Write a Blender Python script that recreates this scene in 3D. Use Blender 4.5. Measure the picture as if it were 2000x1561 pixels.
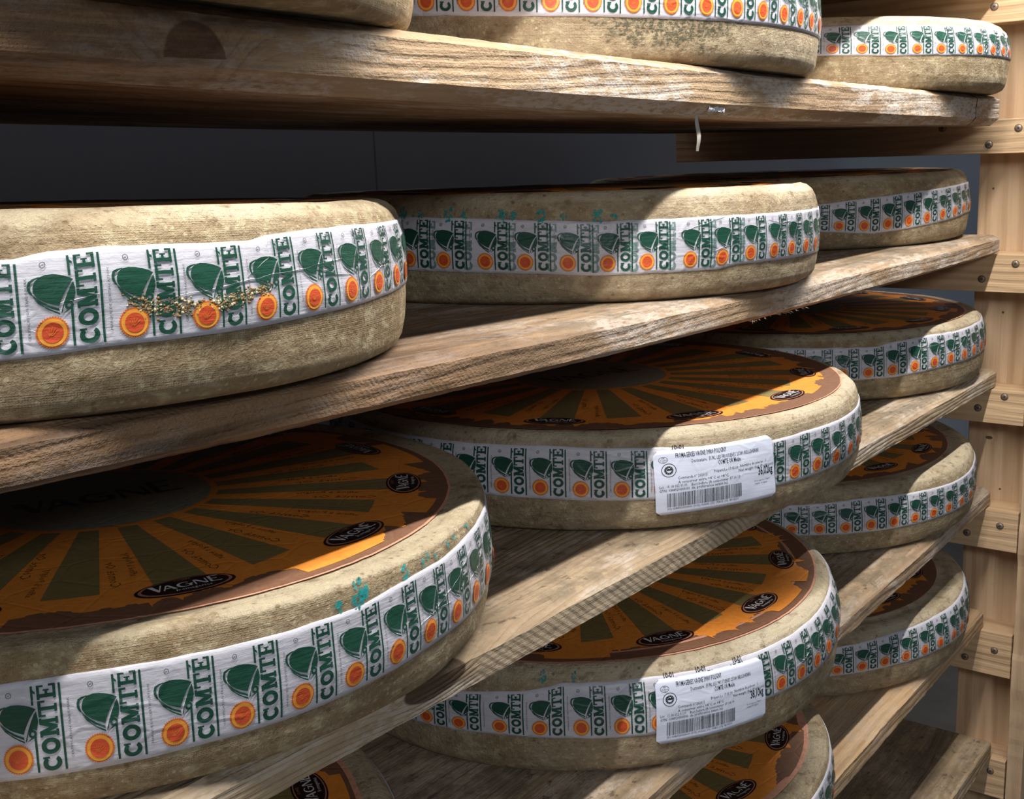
import bpy, bmesh, math, random
import numpy as np
from mathutils import Vector, Matrix, geometry
for o in list(bpy.data.objects): bpy.data.objects.remove(o)
SC = bpy.context.scene
COL = SC.collection
Z0 = 1.5                                   # eye height above the floor

# ------------------------------------------------------------------ camera
FOC, YAW, PITCH, ROLL = 2280.99, 0.6644, 0.2140, -0.0421
cy, sy = math.cos(YAW), math.sin(YAW)
fw = Vector((cy, sy, 0)); rt = Vector((sy, -cy, 0)); up = Vector((0, 0, 1))
cp, sp = math.cos(PITCH), math.sin(PITCH)
F = cp * fw - sp * up; U = sp * fw + cp * up
cr, sr = math.cos(ROLL), math.sin(ROLL)
RX = cr * rt + sr * U; UX = -sr * rt + cr * U
cam_d = bpy.data.cameras.new('camera'); cam = bpy.data.objects.new('camera', cam_d); COL.objects.link(cam)
cam.matrix_world = Matrix(((RX.x, UX.x, -F.x, 0), (RX.y, UX.y, -F.y, 0), (RX.z, UX.z, -F.z, Z0), (0, 0, 0, 1)))
cam_d.sensor_fit = 'HORIZONTAL'; cam_d.sensor_width = 36; cam_d.lens = 36 * FOC / 2000
cam_d.clip_start = .02; cam_d.clip_end = 50
SC.camera = cam

# ------------------------------------------------------------------ light and exposure
w = bpy.data.worlds.new('world'); SC.world = w; w.use_nodes = True
w.node_tree.nodes['Background'].inputs[0].default_value = (.62, .70, .82, 1)
w.node_tree.nodes['Background'].inputs[1].default_value = .13
tl = bpy.data.lights.new('strip_lamp', 'AREA'); tl.shape = 'RECTANGLE'; tl.size = 2.7; tl.size_y = .016; tl.energy = 30; tl.color = (1, .968, .925)
to = bpy.data.objects.new('strip_lamp', tl); COL.objects.link(to); to.location = (1.25, .360, Z0 + .46)      # tube lamp hung above the rack's front edge
to.rotation_euler = (math.radians(10), 0, 0)
al = bpy.data.lights.new('room_light', 'AREA'); al.shape = 'RECTANGLE'; al.size = .5; al.size_y = .5; al.energy = 25; al.color = (.90, .95, 1)  # soft cool fill from the room at front left
ao = bpy.data.objects.new('room_light', al); COL.objects.link(ao); ao.location = (-1.3, -2.0, Z0 + 1.1)
ao.rotation_euler = (Vector((1.3, .6, Z0 - .35)) - ao.location).to_track_quat('-Z', 'Y').to_euler()
vs = SC.view_settings; vs.view_transform = 'Standard'; vs.look = 'None'; vs.gamma = 1; vs.exposure = 0; vs.use_curve_mapping = False

# ------------------------------------------------------------------ material helper
def lin(c): return tuple(((v / 255) / 12.92 if v / 255 <= .04045 else ((v / 255 + .055) / 1.055) ** 2.4) for v in c) + (1,)
class N:
    """tiny wrapper to write node trees as expressions"""
    def __init__(s, name):
        s.m = bpy.data.materials.new(name); s.m.use_nodes = True; s.t = s.m.node_tree; s.b = s.t.nodes['Principled BSDF']
    def node(s, kind, **kw):
        n = s.t.nodes.new(kind)
        for k, v in kw.items(): setattr(n, k, v)
        return n
    def put(s, sock, v):
        if hasattr(v, 'is_output') or isinstance(v, bpy.types.NodeSocket): s.t.links.new(v, sock)
        else:
            try: sock.default_value = v
            except Exception: sock.default_value = (v, v, v)
    def math(s, op, a, b=0., c=0., clamp=False):
        n = s.node('ShaderNodeMath', operation=op, use_clamp=clamp)
        s.put(n.inputs[0], a); s.put(n.inputs[1], b)
        if op in ('MULTIPLY_ADD', 'COMPARE', 'SMOOTH_MIN'): s.put(n.inputs[2], c)
        return n.outputs[0]
    def add(s, a, b): return s.math('ADD', a, b)
    def sub(s, a, b): return s.math('SUBTRACT', a, b)
    def mul(s, a, b): return s.math('MULTIPLY', a, b)
    def coord(s, kind='Object'):
        return s.node('ShaderNodeTexCoord').outputs[kind]
    def sep(s, v):
        n = s.node('ShaderNodeSeparateXYZ'); s.put(n.inputs[0], v); return n.outputs
    def comb(s, x, y, z):
        n = s.node('ShaderNodeCombineXYZ'); s.put(n.inputs[0], x); s.put(n.inputs[1], y); s.put(n.inputs[2], z); return n.outputs[0]
    def vscale(s, v, sc, off=(0, 0, 0)):
        n = s.node('ShaderNodeMapping'); s.put(n.inputs[0], v); n.inputs['Scale'].default_value = sc; n.inputs['Location'].default_value = off; return n.outputs[0]
    def noise(s, v, scale=5., detail=4., rough=.55, dist=0.):
        n = s.node('ShaderNodeTexNoise'); s.put(n.inputs['Vector'], v); n.inputs['Scale'].default_value = scale
        n.inputs['Detail'].default_value = detail; n.inputs['Roughness'].default_value = rough; n.inputs['Distortion'].default_value = dist
        return n.outputs[0]
    def voro(s, v, scale=5., feature='F1', rnd=1.):
        n = s.node('ShaderNodeTexVoronoi', feature=feature); s.put(n.inputs['Vector'], v); n.inputs['Scale'].default_value = scale
        n.inputs['Randomness'].default_value = rnd; return n.outputs[0]
    def ss(s, v, a, b, lo=0., hi=1.):
        n = s.node('ShaderNodeMapRange', interpolation_type='SMOOTHSTEP'); s.put(n.inputs[0], v)
        n.inputs[1].default_value = a; n.inputs[2].default_value = b; n.inputs[3].default_value = lo; n.inputs[4].default_value = hi
        return n.outputs[0]
    def mix(s, f, a, b, mode='MIX'):
        n = s.node('ShaderNodeMix', data_type='RGBA', blend_type=mode); s.put(n.inputs[0], f)
        s.put(n.inputs[6], a); s.put(n.inputs[7], b); return n.outputs[2]
    def bump(s, h, strength=.3, dist=.001, prev=None):
        n = s.node('ShaderNodeBump'); s.put(n.inputs['Height'], h); n.inputs['Strength'].default_value = strength; n.inputs['Distance'].default_value = dist
        if prev is not None: s.put(n.inputs['Normal'], prev)
        return n.outputs[0]
    def out(s, color, rough=.7, normal=None, spec=.5):
        s.put(s.b.inputs['Base Color'], color); s.put(s.b.inputs['Roughness'], rough)
        s.put(s.b.inputs['Specular IOR Level'], spec)
        if normal is not None: s.put(s.b.inputs['Normal'], normal)
        return s.m

def flat(name, c, rough=.6, **kw):
    k = N(name); return k.out(lin(c), rough, **kw)

def wood(name, seed, base=(176, 140, 100), dark=(128, 92, 58), grey=.3, white=.35, knots=(), ringf=420., axis='x', stains=.4, saw=.5, crack=None, fine=1., ridge=None, top_mould=False, dark_end=None):
    """long-grain board: stretched noise, year rings bent round knots, chalky rind dust, grey stains"""
    k = N(name); P = k.coord('Object'); X, Y, Z = k.sep(P)
    if axis == 'z': L, A, B = Z, X, Y
    elif axis == 'y': L, A, B = Y, X, Z
    else: L, A, B = X, Y, Z
    V = k.comb(L, A, B)
    warp = k.noise(k.vscale(V, (1.3, 5, 5), (seed * 3.1, seed, 0)), 1.5, 2)
    warp2 = k.noise(k.vscale(V, (5, 22, 22), (seed * 1.7, seed * 5., 0)), 1.5, 2)
    t = k.add(k.add(k.mul(B, 1.0), k.mul(A, .55)), k.add(k.mul(warp, .055), k.mul(warp2, .007)))
    kd = None
    for kn_ in knots:
        kx, kz, rx, rz = kn_[:4]
        dx = k.mul(k.sub(L, kx), 1 / rx); dz = k.mul(k.sub(B, kz), 1 / rz)
        d2 = k.add(k.mul(dx, dx), k.mul(dz, dz))
        e = k.math('POWER', 2.718, k.mul(d2, -.28))
        t = k.add(t, k.mul(e, rz * 1.7))
        m = k.ss(k.add(d2, k.mul(warp2, .35)), 1.0, 1.18, 1., 0.)
        if len(kn_) > 4: m = k.mul(m, k.ss(B, kn_[4], kn_[4] + .0008))
        kd = m if kd is None else k.math('MAXIMUM', kd, m)
    rings = k.math('SINE', k.mul(t, ringf))
    ring01 = k.ss(rings, -.5, 1.)
    fib = k.noise(k.vscale(V, (6, 330, 330), (seed, 0, seed)), 1., 5, .65)
    fib2 = k.noise(k.vscale(V, (1.2, 40, 40), (seed, 3, seed)), 1., 3, .6)
    rmod = k.ss(k.noise(k.vscale(V, (2.5, 14, 14), (seed, 8, 0)), 1., 3), .36, .62, .10, .62)
    c = k.mix(k.mul(ring01, rmod), lin(base), lin(dark))
    c = k.mix(k.ss(fib, .38, .72, 0., .42 * fine), c, lin(dark))
    c = k.mix(k.ss(fib2, .35, .7, 0., .45), c, lin(tuple(min(255, v * 1.16) for v in base)))
    # greyish damp stains
    st = k.noise(k.vscale(V, (2.2, 9, 9), (seed * 2, 0, 1)), 1.6, 6, .62)
    lg = k.ss(k.noise(k.vscale(V, (1.1, 3, 3), (seed * 6, 4, 1)), 1., 2), .44, .60)
    c = k.mix(k.mul(lg, stains), c, lin((128, 102, 78)))
    c = k.mix(k.ss(st, .50, .66, 0., stains), c, lin((104, 86, 66)))
    sp = k.noise(k.vscale(V, (9, 26, 26), (seed, 5, 0)), 2.2, 6, .7)
    c = k.mix(k.ss(sp, .60, .70, 0., stains), c, lin((78, 60, 44)))
    # pale mould dust
    wh = k.noise(k.vscale(V, (3, 10, 10), (seed * 4, 9, 2)), 2., 7, .72)
    wp = k.mul(k.ss(wh, .46, .56), k.ss(k.noise(k.vscale(V, (60, 190, 190)), 1.3, 4, .7), .36, .52))
    c = k.mix(k.mul(wp, white), c, lin((205, 192, 180)))
    if kd is not None:
        c = k.mix(k.mul(kd, .86), c, k.mix(k.mul(ring01, .4), lin((66, 42, 27)), lin((34, 22, 16))))
    if top_mould:
        nzv = k.sep(k.node('ShaderNodeNewGeometry').outputs['Normal'])[2]
        tm = k.ss(nzv, .8, .97)
        g1 = k.noise(k.vscale(V, (9, 13, 13), (seed, 2, 0)), 1.6, 6, .72)
        c = k.mix(k.mul(tm, k.ss(g1, .40, .62, .15, .85)), c, lin((122, 108, 88)))
        g2 = k.noise(k.vscale(V, (16, 22, 22), (seed, 7, 0)), 2.4, 7, .75)
        c = k.mix(k.mul(tm, k.ss(g2, .56, .66, 0., .75)), c, lin((70, 56, 42)))
        c = k.mix(k.mul(tm, k.ss(g2, .42, .34, 0., .45)), c, lin((176, 166, 148)))
    if dark_end is not None:
        de = k.ss(k.add(L, k.mul(warp2, .10)), dark_end[0], dark_end[1], .8, 0.)
        c = k.mix(de, c, k.mix(k.ss(k.noise(k.vscale(V, (2.2, 60, 60), (seed, 1, 0)), 1.2, 4, .6), .42, .58), lin((136, 104, 74)), lin((78, 54, 38))))
    if ridge is not None:
        nyv = k.sep(k.node('ShaderNodeNewGeometry').outputs['Normal'])[1]
        rw = k.math('SINE', k.mul(k.add(k.add(L, k.mul(B, 1.3)), k.mul(warp2, .012)), 560.))
        rm = k.mul(k.mul(k.ss(L, ridge[0], ridge[0] + .03), k.ss(L, ridge[1] - .05, ridge[1], 1., 0.)), k.ss(nyv, -.9, -.8, 1., 0.))
        rw = k.mul(k.ss(rw, -.2, .7), rm)
        c = k.mix(k.mul(rm, .8), c, lin((190, 172, 146)))
        c = k.mix(k.mul(rw, .55), c, lin((116, 96, 74)))
    if crack is not None:
        cx = k.add(k.sub(L, crack), k.mul(k.sub(k.noise(k.vscale(V, (25, 25, 45)), 1., 3), .5), .035))
        cr_ = k.ss(k.math('ABSOLUTE', cx), .0012, .0032, 1., 0.)
        c = k.mix(cr_, c, lin((30, 22, 17)))
    rb_ = ring01 if ridge is None else k.mul(ring01, k.sub(1., rm))
    nrm = k.bump(k.add(k.mul(rb_, -.6), k.mul(fib, 1.3)), .75, .0012)
    if saw:
        sw = k.math('SINE', k.mul(k.add(k.add(L, k.mul(B, .8)), k.mul(warp2, .012)), 1330.))
        rough_ = k.noise(k.vscale(V, (150, 210, 210), (seed, 0, 0)), 1.4, 4, .7)
        mask = k.ss(k.noise(k.vscale(V, (5, 12, 12), (seed * 7, 0, 0)), 1., 2), .46, .58)
        nrm = k.bump(k.add(k.mul(k.mul(sw, mask), .05), k.mul(rough_, 1.3)), saw, .0022, nrm)
    return k.out(c, .78, nrm, .25)

def uvcoord(k): return k.node('ShaderNodeUVMap').outputs[0]

def rind(name, seed, side=(176, 152, 114), topc=(196, 178, 144), mould=None):
    """cheese crust; UV is metres round the side (u) and up the side (v)"""
    k = N(name); P = k.coord('Object'); X, Y, Z = k.sep(P); UV = uvcoord(k)
    big = k.noise(k.vscale(P, (1, 1, 1), (seed, seed * 2, 0)), 9., 4, .6)
    mid = k.noise(k.vscale(P, (1, 1, 1.6), (seed * 3, seed, 0)), 60., 6, .68)
    fine = k.noise(P, 380., 4, .7)
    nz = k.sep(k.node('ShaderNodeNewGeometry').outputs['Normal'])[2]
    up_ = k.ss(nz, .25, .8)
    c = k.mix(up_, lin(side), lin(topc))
    c = k.mix(k.ss(big, .40, .66, 0., .55), c, lin((150, 124, 88)))
    c = k.mix(k.ss(mid, .50, .64, 0., .60), c, lin((206, 192, 156)))
    c = k.mix(k.ss(mid, .48, .32, 0., .62), c, lin((122, 100, 66)))
    c = k.mix(k.ss(fine, .60, .72, 0., .55), c, lin((222, 208, 170)))
    c = k.mix(k.ss(fine, .42, .28, 0., .35), c, lin((98, 78, 50)))
    spk = k.voro(P, 170.); sm = k.noise(P, 34., 4, .7)
    c = k.mix(k.mul(k.ss(spk, .14, .30, .5, 0.), k.ss(sm, .44, .58)), c, lin((224, 210, 172)))
    spd = k.voro(k.vscale(P, (1, 1, 1), (3, 1, 7)), 120.)
    c = k.mix(k.mul(k.ss(spd, .14, .30, .6, 0.), k.ss(sm, .54, .40)), c, lin((112, 88, 54)))
    # dull streaks
    st = k.noise(k.vscale(UV, (7, 60, 1), (seed * 5, 0, 0)), 1., 5, .7)
    c = k.mix(k.ss(st, .56, .68, 0., .35), c, lin((140, 112, 74)))
    if mould:
        mu, mv, ru, rv = mould
        u, v, _ = k.sep(UV)
        du = k.mul(k.sub(u, mu), 1 / ru); dv = k.mul(k.sub(v, mv), 1 / rv)
        d = k.add(k.add(k.mul(du, du), k.mul(dv, dv)), k.mul(k.sub(mid, .5), 3.5))
        gr = k.ss(k.noise(k.vscale(UV, (210, 260, 1)), 1., 4, .7), .42, .56)
        c = k.mix(k.mul(k.ss(d, .5, 1.2, .8, 0.), gr), c, lin((74, 78, 60)))
    # cloth imprint
    u, v, _ = k.sep(UV)
    row = k.math('FLOOR', k.mul(v, 1 / .0026))
    uu = k.add(k.mul(u, 1 / .0030), k.mul(row, .5))
    cell = k.mul(k.math('SINE', k.mul(uu, 6.283)), k.math('SINE', k.mul(v, 6.283 / .0026)))
    ridg = k.noise(k.vscale(UV, (4, 330, 1), (seed, 0, 0)), 1., 3, .6)
    pit = k.noise(P, 260., 5, .75)
    wm = k.ss(k.noise(k.vscale(UV, (6, 45, 1), (seed * 9, 0, 0)), 1., 2), .40, .58)
    h = k.add(k.add(k.mul(k.mul(k.math('ABSOLUTE', cell), wm), .22), k.mul(ridg, .6)), k.mul(pit, 1.7))
    n1 = k.bump(h, .85, .0018)
    n1 = k.bump(mid, .8, .0035, n1)
    return k.out(c, k.ss(mid, .3, .7, .62, .82), n1, .3)

def film(name, c, rough=.42, seed=0., paper=False, var=.0, c2=None):
    """thin printed film stuck on the crust: soft sheen and small creases"""
    k = N(name); UV = uvcoord(k)
    col = lin(c)
    if c2 is not None:
        nn = k.noise(k.vscale(UV, (60, 260, 1), (seed, 0, 0)), 1., 5, .7)
        col = k.mix(k.ss(nn, .45, .7, 0., .6), lin(c), lin(c2))
    cr_ = k.voro(k.vscale(UV, (34, 60, 1), (seed, 3, 0)), 1., 'DISTANCE_TO_EDGE')
    crm = k.ss(k.noise(k.vscale(UV, (4, 8, 1), (seed * 2, 0, 0)), 1.3, 2), .5, .62)
    wr = k.mul(k.ss(cr_, 0., .12, 1., 0.), crm)
    rib = k.noise(k.vscale(UV, (30, 480, 1)), 1., 3, .6)
    soft = k.noise(k.vscale(UV, (120, 170, 1)), 1., 4, .65)
    h = k.add(k.add(k.mul(wr, .8), k.mul(rib, .6)), k.mul(soft, .9))
    n = k.bump(h, .42 if c[0] < 226 else .16, .0012)
    return k.out(col, rough, n, .45)

def discpaper(name, c, rough=.5, c2=None):
    k = N(name); UV = uvcoord(k); P = UV
    nn = k.noise(P, 150., 5, .7); n2 = k.noise(P, 22., 4, .6)
    d = tuple(v * .72 for v in c) if c2 is None else c2
    col = k.mix(k.ss(nn, .40, .70, 0., .5), lin(c), lin(d))
    col = k.mix(k.ss(n2, .45, .65, 0., .3), col, lin(tuple(min(255, v * 1.1) for v in c)))
    cr_ = k.voro(P, 24., 'DISTANCE_TO_EDGE')
    n = k.bump(k.add(nn, k.mul(k.ss(cr_, 0., .05, 1., 0.), .5)), .42, .0010)
    return k.out(col, rough, n, .4)

M = {}
M['film'] = film('label_film', (202, 200, 209), .38, 1., c2=(176, 173, 181))
M['green'] = film('print_green', (32, 76, 60), .36, 1., c2=(24, 56, 46))
M['orange'] = film('print_orange', (214, 110, 50), .38, 1., c2=(200, 92, 40))
M['yellow'] = film('print_yellow', (234, 162, 64), .38, 1., c2=(222, 146, 54))
M['red'] = film('print_red', (208, 84, 50), .38, 1., c2=(194, 68, 42))
M['grey'] = film('print_grey', (92, 98, 100), .4, 1.)
M['black'] = film('print_black', (24, 24, 26), .45, 1.)
M['sticker'] = film('sticker_paper', (228, 232, 250), .5, 4., c2=(220, 225, 246))
M['teal'] = film('ink_teal', (20, 150, 150), .8, 2., c2=(70, 184, 170))
_t = M['teal'].node_tree; _n = _t.nodes.new('ShaderNodeTexNoise'); _n.inputs['Scale'].default_value = 420.; _n.inputs['Detail'].default_value = 3.
_m = _t.nodes.new('ShaderNodeMapRange'); _m.inputs[1].default_value = .36; _m.inputs[2].default_value = .54; _m.inputs[4].default_value = .85
_c = _t.nodes.new('ShaderNodeTexCoord'); _t.links.new(_c.outputs['Object'], _n.inputs['Vector']); _t.links.new(_n.outputs[0], _m.inputs[0]); _t.links.new(_m.outputs[0], _t.nodes['Principled BSDF'].inputs['Alpha'])
M['dbrown'] = discpaper('disc_brown', (128, 92, 70), .5, (106, 72, 54))
M['dorange'] = discpaper('disc_orange', (236, 146, 58), .5, (212, 116, 42))
M['dolive'] = discpaper('disc_olive', (134, 118, 74), .5, (112, 100, 64))
M['dpink'] = discpaper('disc_pink', (222, 160, 132), .5)
M['dgrey'] = discpaper('disc_grey', (146, 142, 124), .5)
M['dtext'] = discpaper('disc_lettering', (112, 76, 34), .5)
M['dblack'] = discpaper('oval_black', (44, 28, 28), .28, (34, 22, 22))
M['dwhite'] = discpaper('oval_white', (226, 222, 222), .3, (210, 205, 206))
M['dtan'] = discpaper('oval_ring', (186, 130, 104), .35)

# ------------------------------------------------------------------ mesh helper
class MB:
    def __init__(s): s.v = []; s.f = []; s.m = []; s.uv = []; s.slots = []
    def slot(s, mat):
        if mat not in s.slots: s.slots.append(mat)
        return s.slots.index(mat)
    def tri(s, verts, faces, mat, uvs=None):
        o = len(s.v); s.v += [tuple(p) for p in verts]; i = s.slot(mat)
        s.uv += [tuple(q) for q in (uvs if uvs is not None else [(p[0], p[1]) for p in verts])]
        for f in faces: s.f.append(tuple(o + a for a in f)); s.m.append(i)
    def build(s, name, parent=None, smooth=True):
        me = bpy.data.meshes.new(name); me.from_pydata(s.v, [], s.f)
        me.polygons.foreach_set('material_index', s.m)
        uvl = me.uv_layers.new(name='UVMap'); li = np.empty(len(me.loops), dtype=np.int32); me.loops.foreach_get('vertex_index', li)
        uvl.data.foreach_set('uv', np.array(s.uv, dtype=np.float32)[li].ravel())
        for m_ in s.slots: me.materials.append(m_)
        me.polygons.foreach_set('use_smooth', [smooth] * len(me.polygons)); me.update()
        o = bpy.data.objects.new(name, me); COL.objects.link(o)
        if parent: o.parent = parent
        return o
    def grid(s, rows, mat, uvrows=None, close=False):
        """rows: list of equally long point lists"""
        n = len(rows[0]); o = len(s.v); i = s.slot(mat)
        for r, row in enumerate(rows):
            s.v += [tuple(p) for p in row]
            s.uv += [tuple(q) for q in (uvrows[r] if uvrows else [(p[0], p[1]) for p in row])]
        for r in range(len(rows) - 1):
            for c in range(n if close else n - 1):
                d = (c + 1) % n
                s.f.append((o + r * n + c, o + r * n + d, o + (r + 1) * n + d, o + (r + 1) * n + c)); s.m.append(i)
def tag(o, label=None, cat=None, group=None, kind=None):
    if label: o['label'] = label
    if cat: o['category'] = cat
    if group: o['group'] = group
    if kind: o['kind'] = kind
    return o
def empty(name, mat=None):
    o = bpy.data.objects.new(name, None); COL.objects.link(o); o.empty_display_size = .05
    if mat is not None: o.matrix_world = mat
    return o

# smooth value noise used for hand-made unevenness
_r = np.random.RandomState(7); _tab = _r.rand(64, 64)
def vn(x, y):
    x = np.asarray(x, float); y = np.asarray(y, float)
    xi = np.floor(x).astype(int); yi = np.floor(y).astype(int); fx = x - xi; fy = y - yi
    fx = fx * fx * (3 - 2 * fx); fy = fy * fy * (3 - 2 * fy)
    g = lambda a, b: _tab[a % 64, b % 64]
    return (g(xi, yi) * (1 - fx) + g(xi + 1, yi) * fx) * (1 - fy) + (g(xi, yi + 1) * (1 - fx) + g(xi + 1, yi + 1) * fx) * fy - .5

# ------------------------------------------------------------------ 2D artwork (lists of (polygon with holes) -> triangles)
def tess(loops):
    vs_ = [Vector((p[0], p[1], 0)) for l in loops for p in l]
    tr = geometry.tessellate_polygon([[Vector((p[0], p[1], 0)) for p in l] for l in loops])
    pts = [(v.x, v.y) for v in vs_]
    out = []
    for a, b, c in tr:
        ax, ay = pts[a]; bx, by = pts[b]; cx, cy_ = pts[c]
        ar = (bx - ax) * (cy_ - ay) - (cx - ax) * (by - ay)
        if abs(ar) < 1e-12: continue
        out.append((a, b, c) if ar > 0 else (a, c, b))
    return pts, out
def circ(cx, cy_, rx, ry=None, n=28, a0=0.):
    ry = rx if ry is None else ry
    return [(cx + rx * math.cos(a0 + 2 * math.pi * i / n), cy_ + ry * math.sin(a0 + 2 * math.pi * i / n)) for i in range(n)]
def rect(x0, y0, x1, y1): return [(x0, y0), (x1, y0), (x1, y1), (x0, y1)]
_tc = {}
def text2d(body, res=2, bold=0.):
    """outline text from the built-in font, height of capitals = 1; returns pts, tris, width"""
    key = (body, res, bold)
    if key in _tc: return _tc[key]
    c = bpy.data.curves.new('t', 'FONT'); c.body = body; c.resolution_u = res; c.size = 1.; c.fill_mode = 'FRONT'; c.offset = bold
    o = bpy.data.objects.new('t', c); COL.objects.link(o)
    dg = bpy.context.evaluated_depsgraph_get(); dg.update(); me = o.evaluated_get(dg).to_mesh()
    pts = [(v.co.x / .70, v.co.y / .70) for v in me.vertices]; tris = []
    me.calc_loop_triangles()
    for t in me.loop_triangles:
        a, b, d = t.vertices; A = pts[a]; B = pts[b]; D = pts[d]
        ar = (B[0] - A[0]) * (D[1] - A[1]) - (D[0] - A[0]) * (B[1] - A[1])
        tris.append((a, b, d) if ar > 0 else (a, d, b))
    o.evaluated_get(dg).to_mesh_clear(); bpy.data.objects.remove(o); bpy.data.curves.remove(c)
    w_ = max([p[0] for p in pts] + [.01])
    _tc[key] = (pts, tris, w_); return _tc[key]

def slab_letter(ch):
    """heavy slab-serif capitals in a cell: width w, height 1"""
    s = .23
    if ch == 'C':
        o = [(.5 + .5 * math.cos(a), .5 + .5 * math.sin(a)) for a in np.radians(np.linspace(38, 322, 22))]
        i = [(.53 + .25 * math.cos(a), .5 + .25 * math.sin(a)) for a in np.radians(np.linspace(322 - 8, 38 + 8, 18))]
        return [[o + i], [rect(.80, .62, .93, .98)]], 1.0
    if ch == 'O': return [[circ(.52, .5, .52, .5, 30), circ(.52, .5, .25, .25, 22)[::-1]]], 1.04
    if ch == 'M':
        return [[rect(.08, 0, .08 + s, 1)], [rect(.87, 0, .87 + s, 1)], [rect(0, 0, .42, .14)], [rect(.76, 0, 1.18, .14)], [rect(0, .86, .3, 1)], [rect(.88, .86, 1.18, 1)],
                [[(.1, 1), (.5, .05), (.68, .05), (1.08, 1), (.80, 1), (.59, .48), (.38, 1)]]], 1.18
    if ch == 'T':
        return [[rect(.5 - s / 2, 0, .5 + s / 2, 1)], [rect(0, .84, 1, 1)], [rect(0, .62, .13, 1)], [rect(.87, .62, 1, 1)], [rect(.25, 0, .75, .14)]], 1.0
    if ch == 'E':
        return [[rect(.1, 0, .1 + s, 1)], [rect(0, .85, .86, 1)], [rect(0, 0, .9, .15)], [rect(.1, .43, .6, .57)], [rect(.74, .64, .86, 1)], [rect(.77, 0, .9, .36)], [rect(.5, .34, .6, .66)],
                [[(.36, 1.08), (.5, 1.08), (.72, 1.3), (.5, 1.3)]]], .9
ART = {}
def art(key, polys, xf, mat, store, layer):
    for loops in polys:
        pts, tr = tess(loops); store.append((np.array([xf(p) for p in pts]), tr, mat, layer))
def px(x, y):                              # photo crop pixels -> cell units (band height = 1, u from the left rule)
    return ((x - (595 + (y - 180) * .1176)) / 1010., (1225 - .112 * x - y) / 1010.)
def make_cell(variant):
    S = []
    idt = lambda p: p
    # rules
    for u0, v0, v1 in ((0, .07, .46), (0, .76, .95), (.286, .06, .95)):
        n = 6; L = [(u0 - .012, v0 + (v1 - v0) * i / n) for i in range(n + 1)]; R_ = [(u0 + .012, p[1]) for p in L]
        pts = L + R_; tr = []
        for i in range(n): a, b, c, d = i, n + 1 + i, n + 2 + i, i + 1; tr += [(a, b, c), (a, c, d)]
        S.append((np.array(pts), tr, 'green', 1))
    # COMTE reading upwards; capital height runs to the left
    cap = .196; y0 = .070; gap = .012; total = .885
    ws = [slab_letter(c)[1] for c in 'COMTE']; sc = (total - gap * 4) / sum(ws)
    v = y0
    for ch, wl in zip('COMTE', ws):
        art('', slab_letter(ch)[0], lambda p, v=v: (.247 - p[1] * cap, v + p[0] * sc), 'green', S, 1); v += wl * sc + gap
    # certification line
    pts, tr, wd = text2d('MARQUE DE CERTIFICATION' if variant == 0 else 'CERTIFICATION TRADE MARK', 1)
    L_ = .62; S.append((np.array([(.375 - p[1] * .024, .17 + p[0] / wd * L_) for p in pts]), tr, 'grey', 1))
    # registered mark
    pts, tr = tess([circ(-.235, .885, .030, n=14), circ(-.235, .885, .023, n=12)[::-1]]); S.append((np.array(pts), tr, 'grey', 1))
    pts, tr, wd = text2d('R', 1); S.append((np.array([(-.235 + .013 - p[1] * .028, .885 - .012 + p[0] * .026) for p in pts]), tr, 'grey', 1))
    # bell
    B = lambda l, m_='green', lay=1: art('', [[[px(*q) for q in l]]], idt, m_, S, lay)
    B([(655, 425), (600, 402), (540, 388), (470, 382), (400, 385), (340, 405), (305, 440), (288, 490), (292, 545), (335, 600), (400, 640), (470, 665), (538, 684), (548, 640), (570, 580), (600, 510), (632, 455)])
    B([(285, 560), (300, 590), (360, 650), (430, 695), (545, 738), (540, 712), (450, 680), (380, 640), (315, 590)])
    B([(290, 585), (345, 655), (430, 715), (500, 750), (552, 772), (548, 754), (470, 722), (400, 682), (340, 632), (305, 598)])
    B([(345, 398), (285, 415), (245, 440), (235, 480), (240, 520), (262, 558), (290, 578), (288, 556), (272, 530), (262, 490), (270, 455), (300, 432), (330, 415)])
    B([(655, 445), (672, 500), (682, 555), (668, 640), (640, 628), (610, 640), (585, 660), (575, 740), (560, 768), (562, 735), (580, 650), (605, 560), (635, 480)])
    c0 = px(628, 676); pts, tr = tess([circ(c0[0], c0[1], .043, n=18), circ(c0[0], c0[1], .018, n=12)[::-1]]); S.append((np.array(pts), tr, 'green', 1))
    B([(600, 735), (575, 766), (640, 720), (655, 712), (620, 716)])
    # seal
    sx, sy_ = -.195, .225; n = 38
    sp_ = []
    for i in range(n):
        a = 2 * math.pi * i / n; b = a + math.pi / n
        sp_ += [(sx + .160 * math.cos(a), sy_ + .160 * math.sin(a)), (sx + .146 * math.cos(b), sy_ + .146 * math.sin(b))]
    pts, tr = tess([sp_]); S.append((np.array(pts), tr, 'orange', 1))
    pts, tr = tess([circ(sx, sy_, .136, n=26)]); S.append((np.array(pts), tr, 'yellow', 2))
    pts, tr = tess([circ(sx, sy_, .100, n=24)]); S.append((np.array(pts), tr, 'red', 3))
    for a in (-50, -25, 0, 25, 50):
        a = math.radians(a + 90); d = (math.cos(a), math.sin(a)); e = (-d[1] * .004, d[0] * .004)
        q = [(sx + d[0] * .01 - .02, sy_ - .045 + d[1] * .02), (sx + d[0] * .075, sy_ - .03 + d[1] * .085)]
        pts, tr = tess([[(q[0][0] - e[0], q[0][1] - e[1]), (q[1][0] - e[0], q[1][1] - e[1]), (q[1][0] + e[0], q[1][1] + e[1]), (q[0][0] + e[0], q[0][1] + e[1])]])
        S.append((np.array(pts), tr, 'orange', 4))
    return S
CELLS = [make_cell(0), make_cell(1)]
NLET = sum(len(slab_letter(c)[0]) for c in 'COMTE')
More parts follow.
